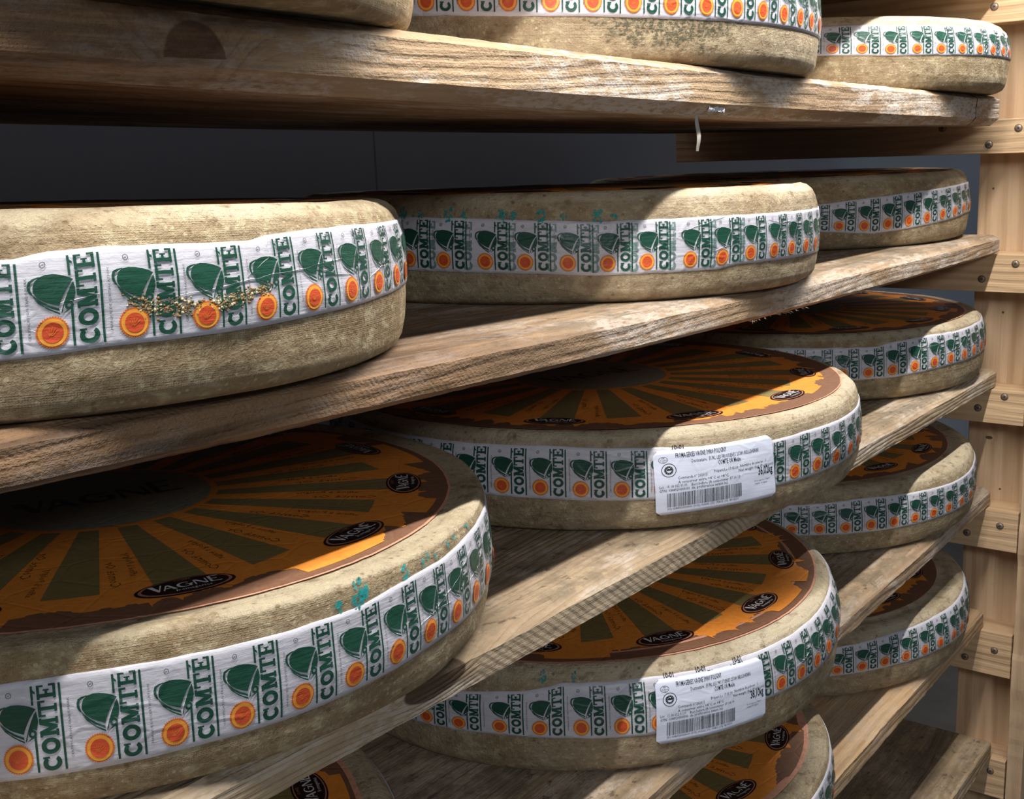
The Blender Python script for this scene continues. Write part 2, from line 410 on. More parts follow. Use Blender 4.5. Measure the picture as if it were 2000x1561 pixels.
M['ghost'] = film('print_under', (112, 138, 134), .4, 1.)
M['crease'] = film('film_crease', (204, 208, 212), .22, 1.)

def vagne_text():
    """V A G N E with thick and thin strokes, cap height 1, returns list of (pts,tris), width"""
    P = []
    def add(l, x): P.append(tess([[(a + x, b) for a, b in l]]))
    add([(0, 1.12), (.30, 1.12), (.52, .32), (.74, 1.12), (.84, 1.12), (.50, -.04), (.40, -.04)], 0)
    x = .72
    add([(0, 0), (.10, 0), (.36, .78), (.40, .92), (.30, .92)], x); add([(.30, .92), (.48, .92), (.84, 0), (.62, 0)], x); add([(.2, .26), (.62, .26), (.60, .36), (.22, .36)], x)
    x = 1.60
    o = [(.45 + .45 * math.cos(a), .46 + .46 * math.sin(a)) for a in np.radians(np.linspace(40, 330, 20))]
    i = [(.49 + .30 * math.cos(a), .46 + .37 * math.sin(a)) for a in np.radians(np.linspace(325, 45, 18))]
    add(o + i, x); add([(.52, .42), (.98, .42), (.98, .5), (.52, .5)], x); add([(.74, .05), (.9, .12), (.9, .45), (.74, .45)], x)
    x = 2.66
    add([(.0, 0), (.09, 0), (.09, .92), (0, .92)], x); add([(0, .92), (.2, .92), (.76, .0), (.58, 0)], x); add([(.68, 0), (.77, 0), (.77, .92), (.68, .92)], x)
    x = 3.56
    add([(0, 0), (.17, 0), (.17, 1.12), (0, 1.12)], x); add([(0, 1.02), (.66, 1.02), (.66, 1.12), (0, 1.12)], x); add([(0, .52), (.5, .52), (.5, .62), (0, .62)], x); add([(0, 0), (.72, 0), (.72, .1), (0, .1)], x)
    return P, 4.28
VAGNE, VW = vagne_text()

# ------------------------------------------------------------------ cheese wheels
DZ = .00022
class Wheel:
    def __init__(s, name, x, y, z, R, m, H, seed, rindmat, shoulder=1., tilt_y=0.):
        s.R, s.H, s.seed, s.sh = R, H, seed, shoulder
        rot = Matrix.Rotation(-math.atan(m), 4, 'Y') @ Matrix.Rotation(tilt_y, 4, 'X')
        s.e = empty('cheese_wheel', Matrix.Translation((x, y, z + Z0)) @ rot)
        k = H / .1027; q = shoulder
        # (drop from R, height)
        s.prof = [(R, 0.), (.050, 0.), (.016, .0006), (.0085, .004), (.0045, .0105), (.0022, .020 * k), (.0006, .035 * k), (0, .050 * k), (.0008, .066 * k), (.0022 * q, .079 * k),
                  (.0042 * q, .0885 * k), (.0072 * q, .0955 * k), (.0125 * q, H - .0022), (.0185 * q, H), (.024 * q, H - .0006), (.032 * q, H - .0022), (.045, H - .0020), (.09, H - .0015), (.16, H - .0010), (.24, H - .0005), (R - .002, H)]
        if shoulder < .9:
            s.prof[9:14] = [(.0016, .079 * k), (.0028, .0885 * k), (.0042, .0955 * k), (.0064, H - .0020), (.0105, H)]
        s.zs = np.array([p[1] for p in s.prof[2:13]]); s.rs = np.array([R - p[0] for p in s.prof[2:13]])
        s.build_rind(rindmat)
    def wob(s, th, z):
        u = np.mod(th, 2 * math.pi) * s.R * 28; return .0018 * vn(u * .8 + s.seed * 7.3, z * 40 + s.seed) + .0004 * vn(u * 2.3, z * 75 + s.seed * 2)
    def rad(s, th, z): return np.interp(z, s.zs, s.rs) + s.wob(th, z)
    def side_pt(s, th, z, off=0.):
        th = np.asarray(th, float); z = np.asarray(z, float); r = s.rad(th, z) + off
        return np.stack([r * np.cos(th), r * np.sin(th), z + 0 * th], -1)
    def topz(s, r):
        d = np.array([R_[0] for R_ in s.prof[12:]]); zz = np.array([R_[1] for R_ in s.prof[12:]])
        return np.interp(s.R - np.asarray(r), d, zz)
    def build_rind(s, mat):
        b = MB(); n = 640; th = np.linspace(0, 2 * math.pi, n + 1)
        # dense profile
        pr = [s.prof[0], s.prof[1]]
        d = np.array(s.prof[2:13]); seg = np.concatenate([[0], np.cumsum(np.hypot(*np.diff(d, axis=0).T))])
        for t in np.linspace(0, seg[-1], 52): pr.append((np.interp(t, seg, d[:, 0]), np.interp(t, seg, d[:, 1])))
        pr += s.prof[13:]
        rows, uvs = [], []; vlen = 0; last = None
        for (dr, z) in pr:
            r = s.R - dr
            if last is not None: vlen += math.hypot(r - last[0], z - last[1])
            last = (r, z)
            w_ = s.wob(th, z + 0 * th) if 0 < z and dr < .05 else 0 * th
            top_ = (dr > .012 and z > .05)
            zz = z + (0.0009 * vn(th * 9 + s.seed, r * 40 + 0 * th) if top_ and dr > .02 else 0 * th)
            rr = r + (w_ if not top_ else w_ * .5)
            if r <= .0021: rr = r + 0 * th
            rows.append(np.stack([rr * np.cos(th), rr * np.sin(th), zz], -1))
            uvs.append(np.stack([th * s.R, vlen + 0 * th], -1))
        b.grid(rows, mat, uvs)
        s.o = b.build('rind', s.e)
    def band(s, tops, bots, seals, pitch=7.10, sides=(-185, 60), creases=(), ghost=None):
        """printed film band; heights given at a few angles (degrees)"""
        ta, tz = zip(*sorted(tops)); ba, bz = zip(*sorted(bots))
        lim = s.H - .0075
        def zt(a): return np.minimum(np.interp(a, ta, tz), lim) + .0007 * vn(np.asarray(a) * .35 + s.seed, 3.1)
        def zb(a): return np.interp(a, ba, bz) + .0005 * vn(np.asarray(a) * .3 + s.seed, 9.1)
        b = MB(); a = np.linspace(-230, 130, 641); K = 14
        rows, uvs = [], []
        for j in range(K + 1):
            f = j / K; z = zb(a) * (1 - f) + zt(a) * f; off = -.0006 if j in (0, K) else .0010
            rows.append(s.side_pt(np.radians(a), z, off)); uvs.append(np.stack([np.radians(a) * s.R, z], -1))
            if j in (0, K):
                z2 = z + (.0004 if j == 0 else -.0004); rows.insert(len(rows) if j == 0 else len(rows) - 1, s.side_pt(np.radians(a), z2, .0010)); uvs.insert(len(uvs) if j == 0 else len(uvs) - 1, np.stack([np.radians(a) * s.R, z2], -1))
        b.grid(rows, M['film'], uvs)
        # print
        ss_ = sorted(seals); full_list = list(ss_)
        # fill gaps in the measured list, then run on round the wheel
        g = []
        for i in range(len(full_list)):
            g.append(full_list[i])
            if i + 1 < len(full_list):
                nmiss = int(round((full_list[i + 1] - full_list[i]) / pitch)) - 1
                for q in range(nmiss): g.append(full_list[i] + (full_list[i + 1] - full_list[i]) * (q + 1) / (nmiss + 1))
        x_ = g[0] - pitch
        while x_ > -226: g.insert(0, x_); x_ -= pitch
        x_ = g[-1] + pitch
        while x_ < 122: g.append(x_); x_ += pitch
        for n, sa in enumerate(g):
            hb = float(zt(sa) - zb(sa))
            # u unit (metres per band height): pitch in metres / .765
            um = math.radians(pitch) * s.R / .765
            for pts, tr, mt, lay in CELLS[n % 2]:
                aa = sa + np.degrees((pts[:, 0] + .195) * um / s.R)
                z = zb(aa) * (1 - pts[:, 1]) + zt(aa) * pts[:, 1]
                P = s.side_pt(np.radians(aa), z, .0016 + DZ * lay)
                b.tri(P, tr, M[mt], np.stack([np.radians(aa) * s.R, z], -1))
        if ghost:
            for sa in g:
                if ghost[0] < sa < ghost[1]:
                    for pts, tr, mt, lay in CELLS[0][3:3 + NLET]:
                        aa = sa + 1.5 + np.degrees((pts[:, 0] + .195) * um / s.R); z = (zb(aa) * (1 - pts[:, 1]) + zt(aa) * pts[:, 1]) - .0008
                        b.tri(s.side_pt(np.radians(aa), z, .0016 + DZ * .4), tr, M['ghost'], np.stack([np.radians(aa) * s.R, z], -1))
        for cr in creases:
            ca = np.array(cr, float); t_ = np.linspace(0, len(cr) - 1, 14 * (len(cr) - 1) + 1)
            aa = np.interp(t_, range(len(cr)), ca[:, 0]) + .25 * vn(t_ * 3, s.seed); z = np.interp(t_, range(len(cr)), ca[:, 1]) + .0022 * vn(t_ * 1.6, s.seed + 5) + .0010 * vn(t_ * 5.3, s.seed + 9)
            wd = .0004 * np.sin(np.clip(t_ / t_[-1], .02, .98) * math.pi) ** .5
            rr_ = [s.side_pt(np.radians(aa), z - wd, .0014), s.side_pt(np.radians(aa), z + wd * .2, .0014 + wd * 1.2), s.side_pt(np.radians(aa), z + wd, .0014)]
            b.grid(rr_, M['crease'], [np.stack([np.radians(aa) * s.R, z], -1)] * 3)
        s.zt, s.zb = zt, zb
        return b.build('label_band', s.e)
    def disc(s, Rd, oval0, pink=.0016, seed=1, ang=32.727, cx=0., cy=0.):
        b = MB(); rnd = random.Random(seed)
        def P(r, th, lay):
            r = np.asarray(r, float); th = np.asarray(th, float)
            x = cx + r * np.cos(th); y = cy + r * np.sin(th); rr = np.hypot(x, y)
            return np.stack([x, y, s.topz(rr) + .0012 + .0007 * vn(x * 26 + 3, y * 26 + 8) * (rr < Rd * .99) + DZ * lay], -1)
        def ringmesh(r0, r1, mat, lay, n=360, k=None, a0=0., a1=2 * math.pi, f0=None, f1=None):
            th = np.linspace(a0, a1, n + 1); rows = []; k = k or max(1, int((r1 - r0) / .02))
            for j in range(k + 1):
                f = j / k; ra = (f0(th) if f0 else r0 + 0 * th) * (1 - f) + (f1(th) if f1 else r1 + 0 * th) * f
                rows.append(P(ra, th, lay))
            b.grid(rows[::-1] if False else rows, mat, [[(p[0], p[1]) for p in row] for row in rows])
        edge = lambda th: Rd + .0008 * vn(th * 30 + seed, 2.2)
        ringmesh(.002, Rd, M['dpink'], 0, f1=edge)
        ringmesh(.002, Rd - pink, M['dbrown'], 1, f1=lambda th: edge(th) - pink)
        # skyline of roofs and tree crowns cut into the orange ground
        n = 1440; th = np.linspace(0, 2 * math.pi, n + 1); prof = np.full(n + 1, .968)
        i = 0
        while i < n:
            wd = rnd.randint(10, 46); kind = rnd.random(); q = np.arange(min(wd, n - i)); f = q / wd
            if kind < .34:                 # a roof or a row of houses
                h = rnd.uniform(.02, .06); prof[i:i + len(q)] = .962 - h - rnd.choice((0, .018, .026)) * (1 - abs(f * 2 - 1)) - .008 * (np.floor(f * 5) % 2)
            elif kind < .60:               # a tree crown
                h = rnd.uniform(.035, .085); prof[i:i + len(q)] = .962 - h * np.sqrt(np.clip(1 - (f * 2 - 1) ** 2, 0, 1)) - .012 * vn(q * .45 + i, 5.) - .006 * vn(q * 1.1 + i, 8.)
            elif kind < .76:
                prof[i:i + len(q)] = .96 - .06 * f - .01 * vn(q * .5 + i, 2.)
            i += wd
        prof[-1] = prof[0]
        fo = lambda t: Rd * np.interp(np.mod(t, 2 * math.pi), th, prof)
        ringmesh(.002, Rd * .96, M['dorange'], 2, n=1440, f1=fo)
        # olive rays, every second one under an oval
        for q in range(22):
            a = math.radians(oval0 + q * ang / 2); hw = math.radians(ang / 8) * 1.04
            r1 = Rd * (.845 if q % 2 == 0 else .80 + .03 * rnd.random())
            cut = rnd.uniform(-.02, .02)
            tt = np.linspace(a - hw, a + hw, 9); rows = []
            for j in range(9):
                rr = Rd * .33 + (r1 + cut * np.linspace(-1, 1, 9) * Rd * .6 - Rd * .33) * j / 8; rows.append(P(rr, tt, 3))
            b.grid(rows, M['dolive'], [[(p[0], p[1]) for p in row] for row in rows])
        # centre
        ringmesh(.002, Rd * .31, M['dgrey'], 4, n=90)
        sc = Rd * .105
        for pts, tr in VAGNE:
            X = (np.array([p[0] for p in pts]) - VW / 2) * sc; Y = (np.array([p[1] for p in pts]) - .5) * sc * 1.1
            # upright for the nearest oval
            a = math.radians(-109); ex = (-math.sin(a), math.cos(a)); ey = (-math.cos(a), -math.sin(a))
            x = X * ex[0] + Y * ey[0]; y = X * ex[1] + Y * ey[1]
            p3 = P(np.hypot(x, y), np.arctan2(y, x), 5); b.tri(p3, tr, M['black'])
        # lettering along the orange rays
        for q in range(22):
            a = math.radians(oval0 + (q + .5) * ang / 2)
            for line, (off, hgt, body) in enumerate(((.32, .024, 'Comté Or'), (-.42, .017, 'affiné à Poligny'))):
                pts, tr, wd = text2d(body, 1); pts = np.array(pts); h = Rd * hgt
                r0 = Rd * (.80 - .06 * ((q + line) % 3))
                rr = r0 - pts[:, 0] * h * 1.25; dx = (off * .06 * Rd) - (pts[:, 1] - .5) * h
                aa = a - dx / rr
                b.tri(P(rr, aa, 3), [(t[0], t[1], t[2]) for t in tr], M['dtext'])
        # ovals
        def place(pts, X0, r0, a, lay, mat, tr, sx=1., sy=1.):
            pts = np.array(pts); X = pts[:, 0] * sx + X0; Y = pts[:, 1] * sy
            ex = (-math.sin(a), math.cos(a)); er = (math.cos(a), math.sin(a))
            x = er[0] * (r0 - Y) + ex[0] * X; y = er[1] * (r0 - Y) + ex[1] * X
            b.tri(P(np.hypot(x, y), np.arctan2(y, x), lay), tr, mat)
        for q in range(11):
            a = math.radians(oval0 + q * ang); r0 = Rd * .865; ow, oh = .0325, .0148
            for k_, (mt, lay) in enumerate((('dblack', 4), ('dtan', 5), ('dblack', 6))):
                g = 1 - .07 * k_; pts, tr = tess([circ(0, 0, ow * g, oh * g * (1 if k_ == 0 else .97), 36)])
                place(pts, 0, r0, a, lay, M[mt], tr)
            sc = .0095
            for pts, tr in VAGNE: place([((p[0] - VW / 2), (p[1] - .42)) for p in pts], 0, r0, a, 7, M['dwhite'], tr, sc * 1.12, sc)
            pts, tr, wd = text2d('fromageries', 1); place([(p[0] - wd / 2 + 1., p[1] - 2.6) for p in pts], 0, r0, a, 7, M['dwhite'], tr, .0034, .0034)
            pts, tr, wd = text2d('COMTÉ', 1); place([(p[0] - wd / 2, p[1] + 3.6) for p in pts], 0, r0, a, 7, M['dtan'], tr, .0023, .0023)
        return b.build('top_label', s.e)
    def sticker(s, corners, weight):
        """corners TL,TR,BR,BL as (deg, z)"""
        b = MB(); TL, TR, BR, BL = [np.array(c, float) for c in corners]; W_, H_ = 1., .545
        def P(u, v, lay):
            u = np.asarray(u, float); v = np.asarray(v, float)
            q = (BL[None] * (1 - u)[:, None] + BR[None] * u[:, None]) * (1 - v)[:, None] + (TL[None] * (1 - u)[:, None] + TR[None] * u[:, None]) * v[:, None]
            th = np.radians(q[:, 0]); zz = q[:, 1]
            return s.side_pt(th, zz, .0038 + .0005 * vn(u * 7 + s.seed, v * 3) + DZ * lay), np.stack([th * s.R, zz], -1)
        # rounded sheet
        nu, nv = 40, 18
        rows, uvs = [], []
        for j in range(nv + 1):
            v = j / nv; c = .035; ins = 0.
            dy = min(v, 1 - v) * H_
            if dy < c: ins = c - math.sqrt(max(0, c * c - (c - dy) ** 2))
            u = np.linspace(ins, 1 - ins, nu + 1); p, uv = P(u, v + 0 * u, 0); rows.append(p); uvs.append(uv)
        rows.insert(0, P(np.linspace(.035, .965, nu + 1), 0 * np.linspace(0, 1, nu + 1), -14)[0]); uvs.insert(0, uvs[0])
        rows.append(P(np.linspace(.035, .965, nu + 1), 1 + 0 * np.linspace(0, 1, nu + 1), -14)[0]); uvs.append(uvs[-1])
        b.grid(rows, M['sticker'], uvs)
        def T(body, x, y, h, wd=None, bold=0., mat='black', res=1):
            pts, tr, w0 = text2d(body, res, bold); sx = h if wd is None else wd / w0
            pts = np.array(pts); p, uv = P(x + pts[:, 0] * sx, y + pts[:, 1] * h / H_, 1); b.tri(p, tr, M[mat], uv)
        T('FROMAGERIES VAGNE 39800 POLIGNY', .17, .885, .040, .41, .01)
        T('Destinataire : EURL LES FRUITIERES 25380 BELLEHERBE', .29, .79, .030, .57)
        T('COMTE OR Meule', .50, .70, .040, .19, .01)
        T('Commande n° 202015', .175, .555, .024, .23); T('Préparé Le 17.05.19', .46, .585, .024, .20); T('Nombre de pièces : 1', .68, .60, .024, .24)
        T('A conserver entre +4°C et +8°C', .175, .49, .024, .40); T('Net weight (kg) (Poids net):', .665, .53, .024, .33)
        T('Lot : 15 18 032 01.01', .03, .435, .024, .21); T('Best before (A consommer 17.10.19', .275, .43, .024, .40)
        T('GTIN : 03449200000000', .03, .375, .024, .23); T('de préférence avant le)', .275, .375, .024, .29)
        T(weight, .838, .41, .070, .14, .015, res=2)
        T('Fromageries Vagne', .80, .31, .014, .15, 0, 'grey'); T('39800 Poligny', .80, .26, .014, .12, 0, 'grey')
        T('(01) 03449200000000 (3102) 003602 (15) 190813 (10) 18103201', .085, .075, .020, .57)
        # barcode
        rnd = random.Random(5); x = .085
        while x < .685:
            wd = rnd.choice((.0022, .0022, .0036, .0052)); pts, tr = [], []
            for j in range(5): pts += [(x, .12 + .225 * j / 4), (x + wd, .12 + .225 * j / 4)]
            for j in range(4): tr += [(2 * j, 2 * j + 1, 2 * j + 3), (2 * j, 2 * j + 3, 2 * j + 2)]
            pts = np.array(pts); p, uv = P(pts[:, 0], pts[:, 1], 1); b.tri(p, tr, M['black'], uv)
            x += wd + rnd.choice((.0022, .0036, .0036, .0058))
        # oval stamp and round seal at the left
        def shp(loops, mat, lay=1):
            pts, tr = tess(loops); pts = np.array(pts); p, uv = P(pts[:, 0], pts[:, 1] / H_, lay); b.tri(p, tr, M[mat], uv)
        shp([circ(.075, .475, .036, .026, 24), circ(.075, .475, .033, .023, 24)[::-1]], 'black')
        T('FR', .062, .885, .012, .024, 0, 'black'); T('39.434.01', .048, .852, .012, .054, 0, 'black'); T('CE', .064, .822, .012, .02, 0, 'black')
        shp([circ(.112, .385, .057, n=32), circ(.112, .385, .052, n=32)[::-1]], 'black')
        shp([circ(.112, .385, .035, n=28)], 'black'); shp([circ(.112, .385, .020, n=16)], 'sticker', 2)
        shp([[(.094, .392), (.105, .402), (.118, .396), (.131, .405), (.130, .384), (.094, .384)]], 'black', 3)
        for i in range(12):
            a = 2 * math.pi * i / 12; shp([circ(.112 + .028 * math.cos(a), .385 + .028 * math.sin(a), .0026, n=5)], 'sticker', 2)
        return tag(b.build('weight_sticker', s.e), 'white weight and barcode sticker')
    def marks(s, body, deg, z, h, wd):
        b = MB(); pts, tr, w0 = text2d(body, 2, .02); pts = np.array(pts); 
        th = np.radians(deg) + pts[:, 0] / w0 * wd / s.R; zz = z + pts[:, 1] * h
        b.tri(s.side_pt(th, zz, .0014), tr, M['black'], np.stack([th * s.R, zz], -1)); return b
    def ink(s, strokes):
        """blotchy teal stamp marks: list of (deg,z,rad)"""
        rnd = random.Random(3)
        for (dg_, z, r) in strokes:
            b = MB()
            for q in range(18):
                rr = r * rnd.uniform(.10, .34); a = rnd.uniform(0, 6.28); d = r * math.sqrt(rnd.random())
                cx_ = math.radians(dg_) + d * math.cos(a) / s.R; cz = z + d * math.sin(a) * 1.2
                ring = [(cx_ + rr * (1 + .3 * rnd.random()) * math.cos(t) / s.R, cz + rr * (1 + .3 * rnd.random()) * math.sin(t)) for t in np.linspace(0, 6.283, 9)[:-1]]
                pts = np.array([(cx_, cz)] + ring)
                b.tri(s.side_pt(pts[:, 0], pts[:, 1], .0010), [(0, i + 1, (i + 1) % 8 + 1) for i in range(8)], M['teal'], np.stack([pts[:, 0] * s.R, pts[:, 1]], -1))
            tag(b.build('ink_mark', s.e), 'smudged teal ink mark')

TOPD = lambda a: [(-200, a), (100, a)]
def S(a0, n, p=7.1): return [a0 + i * p for i in range(n)]

BANDS = {
'A1': ([(-113, .0845), (-110, .0878), (-104, .0895), (-90, .0882), (-87.5, .0909), (-81, .0929), (-73, .0937), (-60, .094)], [(-115, .0347), (-106, .0376), (-96, .0385), (-88, .0399), (-78, .0422), (-69, .0441), (-56, .0472)],
       [-110.4, -103.1, -95.9, -88.7, -81.7, -74.6, -67.4, -60.4]),
'B1': ([(-174, .0871), (-160, .0852), (-137, .0797), (-113, .0806), (-82, .0803)], [(-172, .0344), (-148, .0311), (-138, .0284), (-113.5, .028), (-108.5, .0314), (-77, .0315)],
       [-165.1, -157.1, -149.9, -142.4, -135.3, -128.1, -119.6, -112.6, -105.5, -98.4, -91.6, -84.7]),
'C1': ([(-142, .0688), (-130, .0743), (-113, .0805), (-86, .0871)], [(-142, .0289), (-127.6, .0225), (-113, .0277), (-84.6, .0398)], S(-136.8, 7, 6.97)),
'A2': ([(-132.5, .0838), (-126, .0853), (-104, .0848), (-93.5, .085), (-86, .0892), (-76, .0903), (-62, .094)], [(-134, .0256), (-119, .0276), (-104.8, .0280), (-91.4, .0311), (-82.5, .0335), (-69, .034)],
       [-131.9, -124.1, -116.6, -109.4, -102.3, -95.15, -88.2, -81.55, -74.7, -67.7]),
'B2': ([(-168, .0901), (-155, .0912), (-136, .0873), (-111, .0808), (-100, .0825), (-79, .0817)], [(-165.5, .0388), (-155, .0376), (-136, .0351), (-110, .0325), (-80, .0338)],
       [-162.1, -155.1, -148.0, -140.9, -105.8, -99.1, -91.9, -84.4]),
'C2': ([(-150, .0852), (-131.5, .0834), (-128, .0875), (-114.6, .0929), (-104, .0918), (-84, .094)], [(-137, .0352), (-126, .0362), (-107, .0421), (-81, .0452)], S(-134.2, 7, 6.99)),
'B3': ([(-167.5, .0856), (-155, .0925), (-148, .100), (-132, .1005), (-96.5, .1010), (-79, .103)], [(-177, .0402), (-161, .0446), (-148, .0451), (-132, .0429), (-108, .0497), (-91, .0475), (-78, .052)],
       [-168.1, -160.0, -152.5, -145.0, -137.7, -103.5, -96.9, -90.4, -84.0]),
'C3': ([(-152, .0821), (-132, .087), (-117, .0844), (-94, .080), (-74, .0847)], [(-145.5, .0362), (-125, .0353), (-107, .035), (-82, .0338)], [-144.2, -137.3, -130.3, -123.4, -116.5, -109.4, -102.4, -94.8]),
'C4': ([(-138, .0839), (-122, .0909), (-103.5, .094), (-79.5, .094)], [(-140, .0405), (-122, .0427), (-103, .0412), (-88, .036), (-74, .028)], [-137.0, -130.1, -123.3, -116.5, -109.5, -102.6, -94.9, -88.]),
'B0': ([(-160, .100), (-80, .0935)], [(-161, .0465), (-146, .0415), (-138, .0404), (-121, .0389), (-77, .0384)], S(-160.1, 13, 6.63)),
'C0': ([(-153, .0845), (-142, .0855), (-116, .0850), (-91, .0850)], [(-154.6, .0480), (-133, .0440), (-83, .0465)], S(-146.4, 8, 7.09)),
'A0': ([(-180, .092), (0, .092)], [(-180, .042), (0, .042)], S(-120, 5)),
'A3': ([(-180, .088), (0, .090)], [(-180, .036), (0, .038)], S(-120, 5)),
'B4': ([(-180, .088), (0, .090)], [(-180, .036), (0, .038)], S(-122, 5)),
}
#        x       y       z        R       m        H      seed shoulder  Rd    oval0  pink
WD = {
'A0': (0.4261, .81, 0.0852, .320, -.0356, .105, 1, 1.0, .285, -110, .0016, 'cut off by the upper frame edge at left of the top board'),
'B0': (1.1348, .84, .0632, .325, -.0268, .118, 2, 1.2, .285, -100, .0016, 'on the top board, mould-speckled crust below its band'),
'C0': (1.8065, .82, 0.0481, .320, -.0161, .0990, 3, 1.8, .280, -100, .0016, 'at the far end of the top board, plain crust lit almost white'),
'A1': (.4264, .8404, -.1342, .3233, -.0427, .1085, 4, 1.1, .2975, -95, .0016, 'on the second board, crumbly brown mould across its band'),
'B1': (1.1597, .8313, -.1595, .3094, -.0265, .1080, 5, 1.2, .272, -120, .0016, 'middle of the second board, faint teal marks above doubled print'),
'C1': (1.8818, .8923, -.1730, .3204, -.0107, .1070, 6, 1.3, .285, -105, .0016, 'far end of the second board, band slanting up to the right'),
'A2': (.5091, .8329, -.3708, .3182, -.0277, .1027, 7, .85, .2865, -111.0, .0022, 'left on the third board, big teal ink marks above its band'),
'B2': (1.1818, .8015, -.3867, .3235, -.0195, .1027, 8, 1.0, .301, -121.6, .0016, 'on the third board, white sticker reading 36,02kg'),
'C2': (1.8730, .8530, -.3971, .3170, -.0114, .1027, 9, 1.1, .287, -101.5, .0016, 'far end of the third board, shiny creased band, wide orange disc'),
'A3': (.3729, .82, -.6236, .320, .0092, .1027, 10, 1.0, .288, -31.3, .0050, 'at the bottom left, dark rim peeking from under the knotted board'),
'B3': (1.1211, .7868, -.6166, .3133, .0094, .1120, 11, 1.6, .287, -91.0, .0024, 'on the fourth board, white sticker reading 38,10kg'),
'C3': (1.8119, .8423, -.6101, .3199, .0096, .1027, 12, 1.3, .275, -81.2, .0008, 'far end of the fourth board, behind the 38,10kg wheel'),
'B4': (1.1460, .80, -.8364, .313, .0085, .1027, 13, 1.0, .283, -100.5, .0055, 'cut by the bottom frame edge, below the 38,10kg wheel'),
'C4': (1.7962, .8502, -.8312, .3290, .0079, .1027, 14, 1.4, .278, -105.3, .0008, 'far end of the fifth board, widest bare rim round its disc'),
}
WH = {}
CREASE = {'A1': [[(-103, .058), (-97, .063), (-90, .068), (-84, .0705), (-76, .0735), (-70, .077)], [(-91, .069), (-88, .078), (-87.6, .089)], [(-110, .062), (-106, .066)], [(-82, .072), (-78, .066), (-74, .064)], [(-70, .060), (-66, .066), (-62, .068)], [(-112.5, .05), (-110, .044)]],
 'A2': [[(-84.5, .054), (-80, .059), (-74, .069), (-68, .084)], [(-80, .059), (-76, .058)], [(-71, .06), (-66, .066), (-62, .08)]],
 'B1': [[(-122, .066), (-116, .074), (-111, .080)], [(-116, .045), (-110, .052)], [(-100, .074), (-96, .069), (-92, .071)], [(-150, .075), (-144, .080)]],
 'C2': [[(-125, .083), (-116, .077), (-107, .080)], [(-110, .060), (-102, .068), (-96, .088)], [(-96, .062), (-88, .070), (-82, .075)]],
 'C1': [[(-112, .055), (-104, .062), (-98, .066)], [(-95, .075), (-90, .06)]],
 'C0': [[(-116, .078), (-110, .072), (-104, .078)], [(-104, .062), (-98, .070)]],
 'B0': [[(-100, .088), (-94, .07), (-86, .05)], [(-92, .08), (-84, .06)]],
 'C3': [[(-100, .045), (-92, .055), (-86, .07)], [(-98, .06), (-93, .06)]],
 'B2': [[(-96, .05), (-90, .058), (-84, .07)], [(-104, .07), (-100, .066)]],
 'B3': [[(-99, .07), (-94, .075), (-88, .09)]]}
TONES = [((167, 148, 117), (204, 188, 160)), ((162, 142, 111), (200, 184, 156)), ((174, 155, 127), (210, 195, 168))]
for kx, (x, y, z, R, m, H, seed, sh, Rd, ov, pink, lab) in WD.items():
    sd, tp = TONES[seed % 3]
    mould = None
    if kx == 'B0': mould = (math.radians(-119) * R + 2 * math.pi * R, .335 + .025, .085, .034)
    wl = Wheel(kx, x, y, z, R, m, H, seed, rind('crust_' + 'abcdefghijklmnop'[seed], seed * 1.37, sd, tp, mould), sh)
    WH[kx] = wl
    t_, b_, s_ = BANDS[kx]; wl.band(t_, b_, s_, creases=CREASE.get(kx, ()), ghost=(-190, -111) if kx == 'B1' else None)
    if kx != 'C0': wl.disc(Rd, ov, pink, seed)
    tag(wl.e, 'cheese wheel ' + lab, 'cheese', 'cheese wheels on the rack')

WH['B2'].sticker([(-135.5, .0831), (-112.0, .0875), (-111.1, .0241), (-135.0, .0189)], '36,02kg')
WH['B3'].sticker([(-131.3, .0983), (-108.4, .0965), (-108.3, .0332), (-131.6, .0331)], '38,10kg')
WH['B3'].ink([(-152, .104, .004), (-146, .1045, .003)])
for i, dg_ in enumerate((-129.5, -123.0, -114.8)):
    tag(WH['B3'].marks('10-01', dg_, .0985, .0045, .0115).build('date_stamp', WH['B3'].e), 'small black printed code')
tag(WH['B2'].marks('10-01', -132.0, .0842, .0040, .0130).build('date_stamp', WH['B2'].e), 'small black printed code')
WH['A2'].ink([(-93.2, .0940, .0070), (-93.6, .0885, .0050), (-96.5, .0905, .004), (-85.2, .0940, .0042), (-81.4, .0945, .0026), (-80.2, .0975, .0026), (-78.4, .0945, .0026), (-74.6, .0965, .0024), (-72.4, .0975, .0024), (-67.6, .0985, .0034)])
WH['B1'].ink([(-174 + 9 * i + (i % 3), .0895 - .0012 * i, .0055) for i in range(5)] + [(-170 + 9 * i, .0890 - .0012 * i, .0035) for i in range(5)])

